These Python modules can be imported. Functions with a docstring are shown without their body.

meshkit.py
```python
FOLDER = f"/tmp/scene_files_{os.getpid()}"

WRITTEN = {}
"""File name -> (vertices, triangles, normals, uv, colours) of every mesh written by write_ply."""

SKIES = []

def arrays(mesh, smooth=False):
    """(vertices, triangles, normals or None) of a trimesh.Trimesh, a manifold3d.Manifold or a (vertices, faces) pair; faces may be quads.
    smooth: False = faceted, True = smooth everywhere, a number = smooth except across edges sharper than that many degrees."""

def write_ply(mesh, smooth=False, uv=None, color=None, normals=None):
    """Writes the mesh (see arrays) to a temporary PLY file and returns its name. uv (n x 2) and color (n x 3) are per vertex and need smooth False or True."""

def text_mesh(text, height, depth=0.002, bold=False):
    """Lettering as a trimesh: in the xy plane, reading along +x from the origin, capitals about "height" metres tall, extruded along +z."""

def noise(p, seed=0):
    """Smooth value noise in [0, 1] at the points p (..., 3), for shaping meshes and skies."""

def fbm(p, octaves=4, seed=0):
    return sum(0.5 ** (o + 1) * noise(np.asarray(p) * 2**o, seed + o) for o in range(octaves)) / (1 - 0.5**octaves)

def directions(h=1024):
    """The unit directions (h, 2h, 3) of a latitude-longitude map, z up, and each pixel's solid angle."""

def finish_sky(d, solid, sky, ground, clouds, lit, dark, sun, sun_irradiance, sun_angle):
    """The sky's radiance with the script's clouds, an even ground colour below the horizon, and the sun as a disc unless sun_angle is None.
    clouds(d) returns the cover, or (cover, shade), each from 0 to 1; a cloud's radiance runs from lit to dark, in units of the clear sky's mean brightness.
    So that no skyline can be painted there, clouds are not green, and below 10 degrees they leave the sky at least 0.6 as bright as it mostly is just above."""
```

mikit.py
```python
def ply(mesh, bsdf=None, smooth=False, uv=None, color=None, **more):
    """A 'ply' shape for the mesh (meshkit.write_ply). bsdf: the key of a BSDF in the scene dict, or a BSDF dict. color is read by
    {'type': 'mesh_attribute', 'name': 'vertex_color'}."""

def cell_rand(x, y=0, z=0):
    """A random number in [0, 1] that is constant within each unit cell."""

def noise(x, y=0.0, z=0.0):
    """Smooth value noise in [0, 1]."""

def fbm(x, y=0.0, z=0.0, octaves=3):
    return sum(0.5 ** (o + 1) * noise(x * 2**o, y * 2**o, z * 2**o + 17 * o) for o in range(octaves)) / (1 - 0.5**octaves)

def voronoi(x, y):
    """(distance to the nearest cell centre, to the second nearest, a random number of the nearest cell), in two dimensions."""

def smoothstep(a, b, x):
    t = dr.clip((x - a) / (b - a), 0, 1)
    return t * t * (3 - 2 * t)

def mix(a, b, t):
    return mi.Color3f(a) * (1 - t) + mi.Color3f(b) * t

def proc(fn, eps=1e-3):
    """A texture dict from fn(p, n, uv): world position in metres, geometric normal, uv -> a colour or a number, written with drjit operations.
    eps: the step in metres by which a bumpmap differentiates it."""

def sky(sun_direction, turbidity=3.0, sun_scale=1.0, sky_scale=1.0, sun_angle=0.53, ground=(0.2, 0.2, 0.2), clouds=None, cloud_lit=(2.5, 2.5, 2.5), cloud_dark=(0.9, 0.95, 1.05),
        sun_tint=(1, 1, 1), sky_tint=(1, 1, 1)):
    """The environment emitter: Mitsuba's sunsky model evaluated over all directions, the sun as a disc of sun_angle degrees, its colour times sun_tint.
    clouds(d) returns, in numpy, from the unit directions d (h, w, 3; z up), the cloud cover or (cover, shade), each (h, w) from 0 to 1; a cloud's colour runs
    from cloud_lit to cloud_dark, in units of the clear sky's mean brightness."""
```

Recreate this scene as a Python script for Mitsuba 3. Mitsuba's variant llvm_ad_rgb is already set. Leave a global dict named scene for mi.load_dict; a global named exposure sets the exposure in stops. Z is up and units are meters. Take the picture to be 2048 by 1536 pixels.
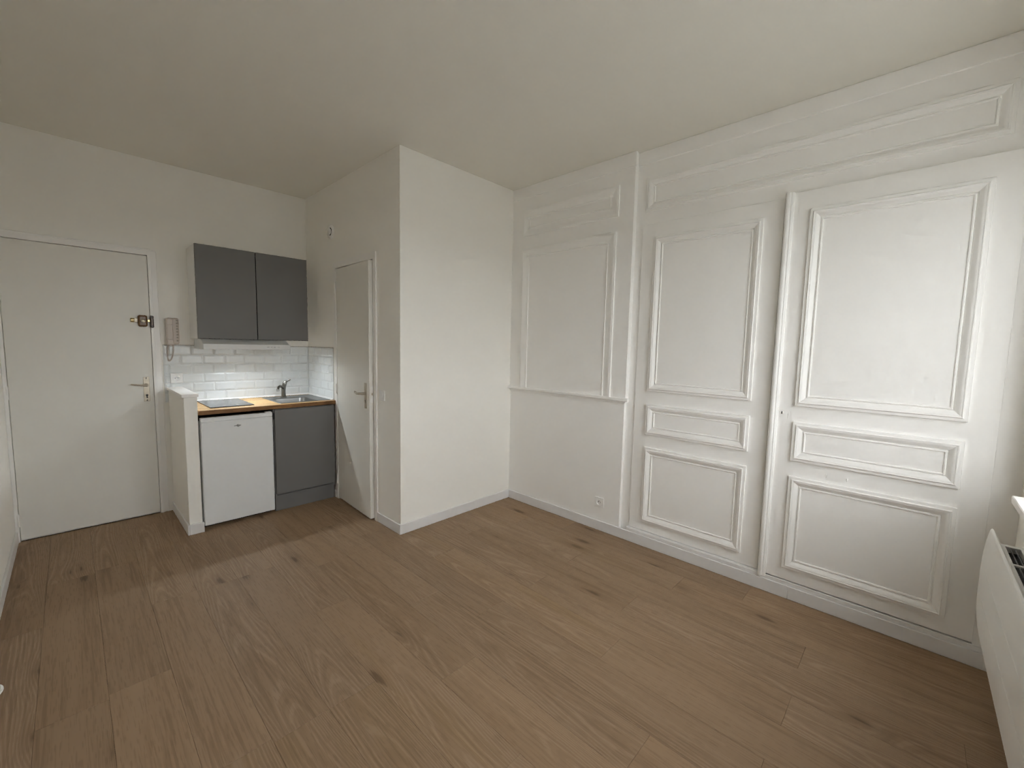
import math, random
import numpy as np, trimesh, manifold3d as m3d
import mitsuba as mi, drjit as dr
import mikit
from mikit import noise, fbm, voronoi, smoothstep, mix, cell_rand

random.seed(7)
rng = np.random.default_rng(7)
T = mi.ScalarTransform4f
scene, labels = {}, {}

# ------------------------------------------------------------------ camera, sky, exposure
EYE = np.array([0.0, 0.0, 1.42])
YAW, PITCH, ROLL = np.radians([46.401, 5.149, 1.232])
FOCAL_PX = 842.77
_fw = np.array([math.sin(YAW) * math.cos(PITCH), math.cos(YAW) * math.cos(PITCH), -math.sin(PITCH)])
_r = np.array([math.cos(YAW), -math.sin(YAW), 0.0])
_u = np.cross(_r, _fw)
_up = -_r * math.sin(ROLL) + _u * math.cos(ROLL)
scene['camera'] = {'type': 'perspective', 'fov': math.degrees(2 * math.atan(1024 / FOCAL_PX)), 'fov_axis': 'x',
                   'near_clip': 0.02, 'far_clip': 500.0,
                   'to_world': T().look_at(origin=EYE.tolist(), target=(EYE + _fw).tolist(), up=_up.tolist())}


def overcast(d):
    s = 0.25 + 0.2 * np.sin(3 * d[..., 0] + 2 * d[..., 2]) * np.cos(2.3 * d[..., 1])
    return np.ones(d.shape[:2]), np.clip(s, 0, 1)


scene['sky'] = mikit.sky((-0.5, -0.35, 0.8), turbidity=4.0, sun_scale=0.0, ground=(0.33, 0.33, 0.32), clouds=overcast,
                         cloud_lit=(1.56, 1.61, 1.64), cloud_dark=(1.2, 1.24, 1.28))
exposure = 5.27
LAMP = 17.5                                                # radiance of the strip under the range hood

# ------------------------------------------------------------------ plan of the room (metres; x along the kitchen wall, y away from the window)
XL, XS, YK, YA, YW, H = -0.319, 1.642, 4.37, 2.681, -0.378, 2.785
XA, XAL, XB = 2.785, 2.80, 2.832                            # panelled wall: upper left panel, lower left panel, door surround

# ------------------------------------------------------------------ helpers


def numbered(name):
    if name not in scene and name not in labels and name not in USED:
        USED.add(name)
        return name
    k = 1
    while f'{name}_{k:03d}' in USED:
        k += 1
    USED.add(f'{name}_{k:03d}')
    return f'{name}_{k:03d}'


USED = set()


def obj(name, mesh, mat, parent=None, smooth=False, label=None, **kw):
    key = numbered((parent + '__' if parent else '') + name)
    scene[key] = mikit.ply(mesh, mat, smooth=smooth, **kw)
    if label:
        labels[key] = {'label': label}
    return key


def thing(name, label, cat, group=None):
    key = numbered(name)
    labels[key] = {'label': label, 'category': cat}
    if group:
        labels[key]['group'] = group
    return key


def struct(name, label, cat, mesh=None, mat=None, smooth=False):
    key = numbered(name)
    if mesh is not None:
        scene[key] = mikit.ply(mesh, mat, smooth=smooth)
    labels[key] = {'label': label, 'category': cat, 'kind': 'structure'}
    return key


def rbox(x0, x1, y0, y1, z0, z1, b=0.002):
    lo, hi = np.array([x0, y0, z0]), np.array([x1, y1, z1])
    b = min(b, 0.45 * (hi - lo).min())
    pts = []
    for sx in (0, 1):
        for sy in (0, 1):
            for sz in (0, 1):
                c = np.where([sx, sy, sz], hi, lo)
                d = np.where([sx, sy, sz], -b, b)
                for a in range(3):
                    q = c + d
                    q[a] = c[a]
                    pts.append(q)
    return trimesh.convex.convex_hull(np.array(pts))


def pillow(x0, x1, y0, y1, z0, z1, r):
    s = trimesh.creation.icosphere(2, r).vertices
    c = [(x, y, z) for x in (x0 + r, x1 - r) for y in (y0 + r, y1 - r) for z in (z0 + r, z1 - r)]
    return trimesh.convex.convex_hull(np.vstack([s + q for q in c]))


def box(x0, x1, y0, y1, z0, z1):
    m = trimesh.creation.box((x1 - x0, y1 - y0, z1 - z0))
    m.apply_translation(((x0 + x1) / 2, (y0 + y1) / 2, (z0 + z1) / 2))
    return m


def cat(*ms):
    return trimesh.util.concatenate(list(ms))


def man(m):
    return m3d.Manifold(m3d.Mesh(np.asarray(m.vertices, np.float32), np.asarray(m.faces, np.uint32)))


def tri(m):
    q = m.to_mesh()
    return trimesh.Trimesh(q.vert_properties[:, :3], q.tri_verts, process=False)


def cut(a, *bs):
    r = man(a)
    for b in bs:
        r = r - man(b)
    return tri(r)


def join(*ms):
    r = man(ms[0])
    for b in ms[1:]:
        r = r + man(b)
    return tri(r)


def cyl(p0, p1, r0, r1=None, n=28):
    """cone or cylinder between two points"""
    p0, p1 = np.asarray(p0, float), np.asarray(p1, float)
    return tube([p0, p1], [r0, r0 if r1 is None else r1], n)


def tube(path, r, n=14, closed=False):
    P = np.asarray(path, float)
    R = np.broadcast_to(np.asarray(r, float), (len(P),))
    t = np.gradient(P, axis=0) if len(P) > 2 else np.repeat((P[1] - P[0])[None], 2, 0)
    t /= np.linalg.norm(t, axis=1, keepdims=True)
    a = np.cross(t[0], [0.31, 0.2, 0.93])
    if np.linalg.norm(a) < 1e-3:
        a = np.cross(t[0], [1, 0, 0])
    a /= np.linalg.norm(a)
    th = np.linspace(0, 2 * np.pi, n, endpoint=False)
    vs = []
    for i in range(len(P)):
        a = a - t[i] * (a @ t[i])
        a /= np.linalg.norm(a)
        b = np.cross(t[i], a)
        vs.append(P[i] + R[i] * (np.cos(th)[:, None] * a + np.sin(th)[:, None] * b))
    v = np.vstack(vs + [P[:1], P[-1:]])
    f = []
    for i in range(len(P) - 1):
        for k in range(n):
            p, q = i * n + k, i * n + (k + 1) % n
            f += [[p, q, p + n], [q, q + n, p + n]]
    c0, c1 = len(v) - 2, len(v) - 1
    L = (len(P) - 1) * n
    for k in range(n):
        f += [[c0, (k + 1) % n, k], [c1, L + k, L + (k + 1) % n]]
    return trimesh.Trimesh(v, f, process=False)


def lathe(profile, origin, axis, n=40):
    """profile (r, h): h runs along axis from origin"""
    axis = np.asarray(axis, float) / np.linalg.norm(axis)
    a = np.cross(axis, [0.3, 0.2, 0.93])
    a /= np.linalg.norm(a)
    b = np.cross(axis, a)
    th = np.linspace(0, 2 * np.pi, n, endpoint=False)
    v = np.vstack([np.asarray(origin) + h * axis + r * (np.cos(th)[:, None] * a + np.sin(th)[:, None] * b) for r, h in profile])
    f = []
    for i in range(len(profile) - 1):
        for k in range(n):
            p, q = i * n + k, i * n + (k + 1) % n
            f += [[p, q, p + n], [q, q + n, p + n]]
    return trimesh.Trimesh(v, f, process=False)


def extrude(poly, axis, a0, a1):
    """polygon of the two other coordinates (in x, y, z order), extruded along axis between a0 and a1"""
    cs = m3d.CrossSection([np.asarray(poly, float)], m3d.FillRule.EvenOdd)
    m = tri(m3d.Manifold.extrude(cs, a1 - a0))
    v = np.asarray(m.vertices)
    s, t, h = v[:, 0], v[:, 1], v[:, 2] + a0
    o = {'x': np.c_[h, s, t], 'y': np.c_[s, h, t], 'z': np.c_[s, t, h]}[axis]
    f = np.asarray(m.faces)
    if axis == 'y':
        f = f[:, ::-1]
    return trimesh.Trimesh(o, f, process=False)


def sweep(corners, profile, place, closed=True, wob=0.0):
    """a mitred moulding: corners of a path in wall coordinates (a, b), profile points (t inwards, h out of the wall);
    place(a, b, h) -> point. wob: hand-made waviness in metres."""
    C = np.asarray(corners, float)
    n = len(C)
    area = 0.5 * np.sum(C[:, 0] * np.roll(C[:, 1], -1) - np.roll(C[:, 0], -1) * C[:, 1])
    s = 1 if area > 0 else -1
    seg = [(C[(i + 1) % n] - C[i]) / np.linalg.norm(C[(i + 1) % n] - C[i]) for i in range(n)]
    nrm = [s * np.array([-d[1], d[0]]) for d in seg]
    path, off = [], []
    for i in range(n if closed else n - 1):
        a, b = C[i], C[(i + 1) % n]
        na = nrm[i] if (not closed and i == 0) else nrm[i] + nrm[i - 1]
        nb = nrm[i] if (not closed and i == n - 2) else nrm[i] + nrm[(i + 1) % n]
        k = max(2, int(np.linalg.norm(b - a) / 0.05))
        for j in range(k + 1):
            w = j / k
            path.append(a * (1 - w) + b * w)
            off.append(na if j == 0 else nb if j == k else nrm[i])
            if 0 < j < k:
                off[-1] = nrm[i]
    P, O = np.array(path), np.array(off)
    pr = np.asarray(profile, float)
    m = len(pr)
    v = []
    for p, o in zip(P, O):
        dh = wob * (rng.random() - 0.5) * 2
        dt = wob * (rng.random() - 0.5) * 2
        for (t, h) in pr:
            q = p + o * (t + (dt if 0 < t else 0))
            v.append(place(q[0], q[1], h + (dh if h > 0.002 else 0)))
    v = np.array(v)
    f = []
    N = len(P)
    for i in range(N if closed else N - 1):
        i2 = (i + 1) % N
        for j in range(m - 1):
            a, b, c, d = i * m + j, i * m + j + 1, i2 * m + j + 1, i2 * m + j
            f += [[a, b, c], [a, c, d]]
    mesh = trimesh.Trimesh(v, f, process=False)
    # face outwards: compare with place's out direction
    outd = np.array(place(0, 0, 1)) - np.array(place(0, 0, 0))
    if (mesh.face_normals @ outd).mean() < 0:
        mesh.invert()
    return mesh


# ------------------------------------------------------------------ materials


def diffuse_like(rgb, rough=0.55, spec=0.4, **kw):
    return {'type': 'twosided', 'm': {'type': 'principled', 'base_color': {'type': 'rgb', 'value': list(rgb)}, 'roughness': rough, 'specular': spec, **kw}}


def textured(fn, rough=0.5, spec=0.4, **kw):
    return {'type': 'twosided', 'm': {'type': 'principled', 'base_color': mikit.proc(fn), 'roughness': rough, 'specular': spec, **kw}}


def bumped(inner, fn, scale, eps=1e-3):
    return {'type': 'twosided', 'm': {'type': 'bumpmap', 'arbitrary': mikit.proc(fn, eps), 'scale': scale, 'b': inner['m']}}


def floor_fn(p, n, uv):
    u, v = uv.x, uv.y
    k = dr.floor(u / 3.7 + 0.1)
    ra, rb, rc = cell_rand(k, 1), cell_rand(k, 2), cell_rand(k, 3)
    # slow wander of the grain, cathedral arches and fine pores
    w = fbm(u * 9, v * 1.3, 0, 3)
    w2 = noise(u * 4 + 5, v * 0.9, 3)
    d1, d2, rnd = voronoi(u * 7.0 + k * 0.37 + (w - 0.5) * 0.5, v * 1.9 + k * 0.61)
    swirl = smoothstep(0.74, 0.8, rnd) * dr.exp(-dr.square(d1 * 3.2))
    arch = (u - (k * 3.7 + 0.098) + (w2 - 0.5) * 0.12)
    ring = dr.sin((arch * arch * 1300 + v * (4.0 + 4 * ra) + (w - 0.5) * 8 + 4 * swirl) * 3.2)
    streak = fbm(u * 150, v * 5, 1, 2)
    pores = noise(u * 420, v * 22, 2)
    broad = fbm(u * 18, v * 1.6, 4, 3)
    kw = d1 + (w - 0.5) * 0.22 + (streak - 0.5) * 0.12
    knot = (1 - smoothstep(0.02, 0.11, kw)) * smoothstep(0.74, 0.8, rnd)
    halo = (1 - smoothstep(0.04, 0.32, kw)) * smoothstep(0.66, 0.74, rnd)
    col = mix((0.375, 0.265, 0.182), (0.335, 0.232, 0.155), broad)
    col = mix(col, (0.47, 0.36, 0.275), 0.36 * smoothstep(0.4, 0.95, ring) * smoothstep(0.30, 0.6, w2))
    col = mix(col, (0.23, 0.15, 0.095), 0.20 * smoothstep(0.5, 0.95, -ring) * smoothstep(0.30, 0.6, w2))
    col = mix(col, (0.215, 0.137, 0.082), 0.42 * smoothstep(0.42, 0.75, streak) * smoothstep(0.3, 0.75, broad))
    col = mix(col, (0.245, 0.16, 0.1), 0.4 * smoothstep(0.6, 0.85, pores))
    col = mix(col, (0.22, 0.14, 0.085), 0.38 * halo)
    col = mix(col, (0.10, 0.058, 0.032), 0.6 * knot)
    col = mix(col, (0.37, 0.255, 0.13), 0.25 * smoothstep(0.6, 0.9, rb) * smoothstep(0.4, 0.8, broad))
    return col * (0.73 + 0.09 * ra) * mi.Color3f(1.0, 0.955 + 0.02 * rc, 0.855 + 0.05 * rc)


def floor_h(p, n, uv):
    return 0.6 * noise(uv.x * 300, uv.y * 14, 2) + 0.4 * noise(uv.x * 90, uv.y * 6, 1)


def wall_h(p, n, uv):
    return fbm(p.x * 60, p.y * 60, p.z * 60, 2)


def lumpy_h(p, n, uv):
    a = fbm(p.y * 130, p.z * 120, 3, 3)
    b = noise(p.y * 60, p.z * 55, 9)
    return a + 0.35 * smoothstep(0.5, 0.85, b)


def brush_h(p, n, uv):
    return 0.6 * noise(p.y * 150, p.z * 9, p.x * 9) + 0.6 * fbm(p.y * 28, p.z * 28, p.x * 28, 2)


def oak_fn(p, n, uv):
    # strips of the butcher-block worktop, grain along x
    row = dr.floor(p.y / 0.042)
    seg = dr.floor(p.x / 0.31 + cell_rand(row, 3) * 5)
    r = cell_rand(row, seg)
    g = fbm(p.x * 9, p.y * 190, p.z * 60, 3)
    c = mix((0.52, 0.345, 0.16), (0.38, 0.215, 0.085), smoothstep(0.3, 0.75, g))
    return c * (0.82 + 0.36 * r)


def oak_shaded_fn(p, n, uv):  # darker oak: shade on the worktop front painted into the colour
    seg = dr.floor(p.x / 0.21)
    g = fbm(p.x * 14, p.z * 230, seg, 3)
    return mix((0.245, 0.118, 0.040), (0.135, 0.060, 0.018), smoothstep(0.3, 0.75, g)) * (0.8 + 0.4 * cell_rand(seg, 4))


def steel_h(p, n, uv):
    return noise(p.x * 30, p.y * 600, p.z * 60)


WHITE = (0.80, 0.79, 0.765)
inner_wall = diffuse_like((0.80, 0.785, 0.738), 0.6, 0.3)
scene['wall_paint'] = bumped(inner_wall, wall_h, 0.0006)
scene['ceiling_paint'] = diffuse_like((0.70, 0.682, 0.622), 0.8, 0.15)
scene['trim_paint'] = diffuse_like((0.79, 0.775, 0.75), 0.35, 0.45)
scene['skirting_paint'] = diffuse_like((0.68, 0.675, 0.665), 0.4, 0.4)
scene['panel_paint'] = bumped(diffuse_like((0.80, 0.79, 0.765), 0.42, 0.45), brush_h, 0.0009)
scene['moulding_paint'] = diffuse_like((0.80, 0.79, 0.765), 0.38, 0.45)
scene['lumpy_paint'] = bumped(diffuse_like((0.80, 0.79, 0.765), 0.42, 0.45), lumpy_h, 0.0016)
scene['door_paint'] = bumped(diffuse_like((0.71, 0.695, 0.645), 0.38, 0.42), brush_h, 0.0003)
scene['laminate'] = bumped(textured(floor_fn, 0.56, 0.3), floor_h, 0.0004)
scene['subfloor'] = diffuse_like((0.05, 0.035, 0.025), 0.9, 0.1)
scene['grey_front'] = diffuse_like((0.15, 0.148, 0.142), 0.5, 0.35)
scene['white_carcass'] = diffuse_like((0.74, 0.735, 0.72), 0.5, 0.35)
scene['white_enamel'] = diffuse_like((0.70, 0.71, 0.71), 0.35, 0.5)
scene['white_plastic'] = diffuse_like((0.76, 0.755, 0.74), 0.35, 0.45)
scene['aged_plastic'] = diffuse_like((0.54, 0.48, 0.435), 0.45, 0.4)
scene['dark_plastic'] = diffuse_like((0.33, 0.29, 0.25), 0.5, 0.3)  # darker tone than the aged plastic, used on the intercom buttons
scene['grey_print'] = diffuse_like((0.22, 0.22, 0.23), 0.5, 0.3)
scene['hood_paint'] = diffuse_like((0.58, 0.585, 0.575), 0.35, 0.45)
scene['tile_glaze'] = {'type': 'twosided', 'm': {'type': 'principled', 'base_color': {'type': 'rgb', 'value': [0.69, 0.715, 0.72]}, 'roughness': 0.09, 'specular': 0.5}}
scene['grout'] = diffuse_like((0.64, 0.64, 0.625), 0.85, 0.2)
scene['tile_top_shade'] = diffuse_like((0.36, 0.34, 0.30), 0.8, 0.2)  # grey that paints in the dark shadow line above the tiles
scene['silicone'] = diffuse_like((0.80, 0.80, 0.80), 0.35, 0.4)
scene['oak_worktop'] = textured(oak_fn, 0.42, 0.4)
scene['oak_shaded'] = textured(oak_shaded_fn, 0.5, 0.3)
scene['black_glass'] = diffuse_like((0.02, 0.021, 0.022), 0.13, 0.2)
scene['black'] = diffuse_like((0.012, 0.012, 0.013), 0.5, 0.3)
scene['dark_mark'] = diffuse_like((0.03, 0.032, 0.04), 0.4, 0.4)
scene['steel'] = {'type': 'twosided', 'm': {'type': 'principled', 'base_color': {'type': 'rgb', 'value': [0.42, 0.425, 0.42]}, 'metallic': 1.0, 'roughness': 0.33}}
scene['chrome'] = {'type': 'twosided', 'm': {'type': 'principled', 'base_color': {'type': 'rgb', 'value': [0.21, 0.208, 0.19]}, 'metallic': 1.0, 'roughness': 0.16}}
scene['chrome_bright'] = {'type': 'twosided', 'm': {'type': 'principled', 'base_color': {'type': 'rgb', 'value': [0.72, 0.70, 0.62]}, 'metallic': 1.0, 'roughness': 0.15}}
scene['nickel'] = {'type': 'twosided', 'm': {'type': 'principled', 'base_color': {'type': 'rgb', 'value': [0.45, 0.40, 0.32]}, 'metallic': 0.8, 'roughness': 0.42}}
scene['brass'] = {'type': 'twosided', 'm': {'type': 'principled', 'base_color': {'type': 'rgb', 'value': [0.62, 0.50, 0.27]}, 'metallic': 0.9, 'roughness': 0.3}}
scene['brown_enamel'] = diffuse_like((0.13, 0.066, 0.024), 0.3, 0.5)
scene['dark_brown'] = diffuse_like((0.032, 0.018, 0.01), 0.35, 0.5)
scene['window_glass'] = {'type': 'thindielectric', 'int_ior': 1.5}
scene['radiator_paint'] = diffuse_like((0.72, 0.72, 0.70), 0.3, 0.5)

# ------------------------------------------------------------------ floor: laminate planks along y
floor = struct('floor', 'pale brown oak laminate plank floor', 'floor', box(XL - 0.1, 2.95, YW - 0.4, YK + 0.1, -0.1, -0.012), 'subfloor')
PW, PL, P0 = 0.196, 1.29, 0.235
ends = {-3: 0.4, -2: 0.9, -1: 2.22, 0: 2.85, 1: 1.54, 2: 1.54, 3: 0.892, 4: 1.35, 5: 0.6, 6: 1.563, 7: 2.23, 8: 0.262, 9: 1.05, 10: 0.275, 11: 0.94, 12: 1.9, 13: 0.5}
kk = 0
for i in range(-3, 14):
    sx0 = P0 + PW * i
    sx1 = sx0 + PW
    x0, x1 = max(sx0, XL), min(sx1, 2.845)
    if x1 - x0 < 0.01:
        continue
    e = ends[i]
    while e > YW:
        e -= PL
    while e < YK:
        y0, y1 = max(e, YW), min(e + PL, YK)
        e += PL
        parts = [(x0, x1, y0, y1)]
        if x1 > 1.66 and y1 > YA:
            parts = [(x0, x1, y0, YA)] if y0 < YA - 0.02 else []
            if x0 < 1.66:
                parts = [(x0, x1, y0, min(y1, YA))] if y0 < YA - 0.02 else []
                parts.append((x0, 1.66, max(y0, YA), y1))
        for (a, b, c, d) in parts:
            if d - c < 0.015:
                continue
            g = 0.00025
            m = rbox(a + g, b - g, c + g, d - g, -0.011, 0.0, 0.0007)
            v = np.asarray(m.vertices)
            uv = np.c_[v[:, 0] - sx0 + kk * 3.7, v[:, 1] - c + kk * 1.93]
            obj('plank', m, 'laminate', floor, uv=uv)
        kk += 1

# ------------------------------------------------------------------ shell
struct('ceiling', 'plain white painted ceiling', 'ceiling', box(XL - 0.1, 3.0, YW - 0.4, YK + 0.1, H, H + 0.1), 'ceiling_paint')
struct('wall_left', 'plain white wall at the left edge beside the entrance door', 'wall', box(XL - 0.1, XL, YW - 0.3, YK + 0.1, -0.012, H), 'wall_paint')
# entrance and kitchen wall with a pocket for the entrance door
DX0, DX1, DH = -0.298, 0.449, 2.056
wall_kitchen = struct('wall_kitchen', 'white wall with the entrance door and the kitchenette', 'wall',
                      cut(box(XL, 2.86, YK, YK + 0.12, -0.012, H), box(DX0 - 0.002, DX1 + 0.002, YK - 0.01, YK + 0.05, -0.1, DH + 0.004)), 'wall_paint')
# bathroom block: side wall with the bathroom doorway, front wall
BY0, BY1, BH = 3.052, 3.702, 2.066
struct('wall_bathroom', 'narrow white wall with the bathroom door, seen at a slant', 'wall',
       cut(box(XS, XS + 0.08, YA + 0.0801, YK, -0.012, H), box(XS - 0.1, XS + 0.2, BY0 - 0.008, BY1 + 0.004, -0.1, BH)), 'wall_paint')
struct('wall_alcove', 'bright white wall with a sharp outer corner in the middle of the room', 'wall', box(XS, 2.86, YA, YA + 0.08, -0.012, H), 'wall_paint')
struct('floor_bathroom', 'floor behind the bathroom door', 'floor', box(1.6605, 2.86, YA + 0.08, YK, -0.0119, -0.002), 'subfloor')

# panelled wall
D1 = (0.596, 1.452, 0.102, 2.279)                          # closet door on the left of the pair: y0, y1, z0, z1
D2 = (-0.290, 0.585, 0.106, 2.291)
TOP = 2.686
wall_right = struct('wall_right', 'white panelled wall with mouldings and two built-in closet doors', 'wall',
                    join(box(2.868, 2.95, YW - 0.02, YK, -0.012, H),
                         box(XA, 2.88, 1.508, YA + 0.02, 1.02, H),
                         box(XAL, 2.88, 1.522, YA + 0.02, -0.012, 1.03),
                         box(XB, 2.88, D1[1] + 0.004, 1.53, -0.012, H),
                         box(XB, 2.88, YW - 0.02, 1.46, D1[3] + 0.0008, H),
                         box(XAL + 0.001, 2.88, YW - 0.02, D2[0] - 0.0001, -0.012, D2[3] + 0.02),
                         box(XB + 0.012, 2.88, YW - 0.02, 1.53, -0.012, 0.098)), 'panel_paint')
# the board under the ceiling
obj('frieze_board', rbox(XA - 0.007, XA + 0.01, 1.500, YA - 0.001, TOP, H - 0.001, 0.003), 'panel_paint', wall_right)
obj('frieze_board', rbox(XB - 0.007, XB + 0.01, YW, 1.507, TOP + 0.008, H - 0.001, 0.003), 'panel_paint', wall_right)
# chair rail
obj('chair_rail', extrude([(XA + 0.002, 1.034), (XA - 0.022, 1.034), (XA - 0.027, 1.039), (XA - 0.027, 1.052), (XA - 0.022, 1.058), (XA + 0.002, 1.058)], 'y', 1.478, YA - 0.001), 'panel_paint', wall_right)


def on_plane(x):
    return lambda a, b, h: (x - h, a, b)


BOLECTION = [(0, -0.003), (0, 0.015), (0.001, 0.0165), (0.014, 0.0175), (0.016, 0.0225), (0.019, 0.0245), (0.022, 0.0235), (0.023, 0.0215), (0.027, 0.0215),
             (0.033, 0.019), (0.040, 0.0125), (0.0465, 0.0075), (0.0475, 0.001), (0.0515, 0.001), (0.0525, 0.006), (0.055, 0.0090), (0.059, 0.0085), (0.062, 0.003), (0.063, -0.003)]
FLATTER = [(0, -0.003), (0, 0.011), (0.001, 0.0125), (0.008, 0.013), (0.013, 0.0155), (0.020, 0.0145), (0.032, 0.0105), (0.045, 0.0065), (0.056, 0.005),
           (0.062, 0.0045), (0.066, 0.0045), (0.068, 0.0075), (0.073, 0.008), (0.077, 0.004), (0.078, -0.003)]


LOW = [(t, h * 0.85 if h > 0 else h) for t, h in FLATTER]
LOW_B = [(t, h * 0.72 if h > 0 else h) for t, h in BOLECTION]


def rect(y0, y1, z0, z1):
    return [(y0, z0), (y1, z0), (y1, z1), (y0, z1)]


obj('moulding', sweep(rect(1.622, 2.551, 2.366, 2.588), LOW, on_plane(XA), wob=0.0003), 'moulding_paint', wall_right, smooth=35)
obj('moulding', sweep([(1.632, 1.050), (1.632, 2.262), (2.552, 2.262), (2.552, 1.050)], FLATTER, on_plane(XA), closed=False, wob=0.0003), 'moulding_paint', wall_right, smooth=35)
obj('moulding', sweep(rect(-0.232, 1.436, 2.368, 2.592), LOW_B, on_plane(XB), wob=0.0003), 'moulding_paint', wall_right, smooth=35)

# the two closet doors
door_3 = struct('door_3', 'left of the two white closet doors with three moulded panels, second from the window', 'closet door')
obj('leaf', rbox(2.822, 2.864, D1[0], D1[1], D1[2], D1[3], 0.0015), 'panel_paint', door_3)
door_4 = struct('door_4', 'white closet door nearest the window, with a keyhole and a raised edge strip', 'closet door')
obj('leaf', rbox(2.800, 2.842, D2[0], D2[1], D2[2], D2[3], 0.0014), 'panel_paint', door_4)
for door, x, y0, y1, frames in ((door_3, 2.822, 0.694, 1.356, ((1.123, 2.188), (0.813, 1.031), (0.173, 0.721))),
                                (door_4, 2.800, -0.194, 0.468, ((1.121, 2.188), (0.809, 1.031), (0.180, 0.719)))):
    for z0, z1 in frames:
        obj('moulding', sweep(rect(y0, y1, z0, z1), BOLECTION, on_plane(x), wob=0.0004), 'moulding_paint', door, smooth=35)
        i = 0.061
        obj('panel', rbox(x - 0.0022, x + 0.004, y0 + i, y1 - i, z0 + i, z1 - i, 0.0005), 'lumpy_paint', door)
# astragal on the free edge of the right door
AST = [(0.545, 2.8), (0.545, 2.789), (0.549, 2.786), (0.553, 2.781), (0.556, 2.7795), (0.560, 2.781), (0.562, 2.777), (0.567, 2.7725), (0.574, 2.772), (0.580, 2.774), (0.585, 2.780), (0.587, 2.79), (0.587, 2.8)]
obj('edge_strip', extrude([(x, y) for y, x in AST], 'z', 0.092, 2.292), 'moulding_paint', door_4, smooth=35)
k = obj('keyhole_plate', lathe([(0, 0), (0.009, 0), (0.011, -0.0015), (0.011, -0.004)], (2.7985, 0.528, 1.076), (-1, 0, 0), 24), 'trim_paint', door_4)
obj('keyhole', rbox(2.7965, 2.7988, 0.5255, 0.5305, 1.067, 1.082, 0.001), 'black', door_4, label='small black keyhole')
for nm, (y, z, s) in {'a': (0.495, 1.066, 0.022), 'b': (0.30, 0.755, 0.012), 'c': (0.21, 0.752, 0.010)}.items():
    m = trimesh.creation.icosphere(2, 1.0)
    m.apply_scale((0.0022, 0.0035 if nm == 'a' else 0.006, s))
    m.apply_translation((2.8, y, z))
    obj('paint_blob', m, 'panel_paint', door_4, smooth=True)
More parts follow.
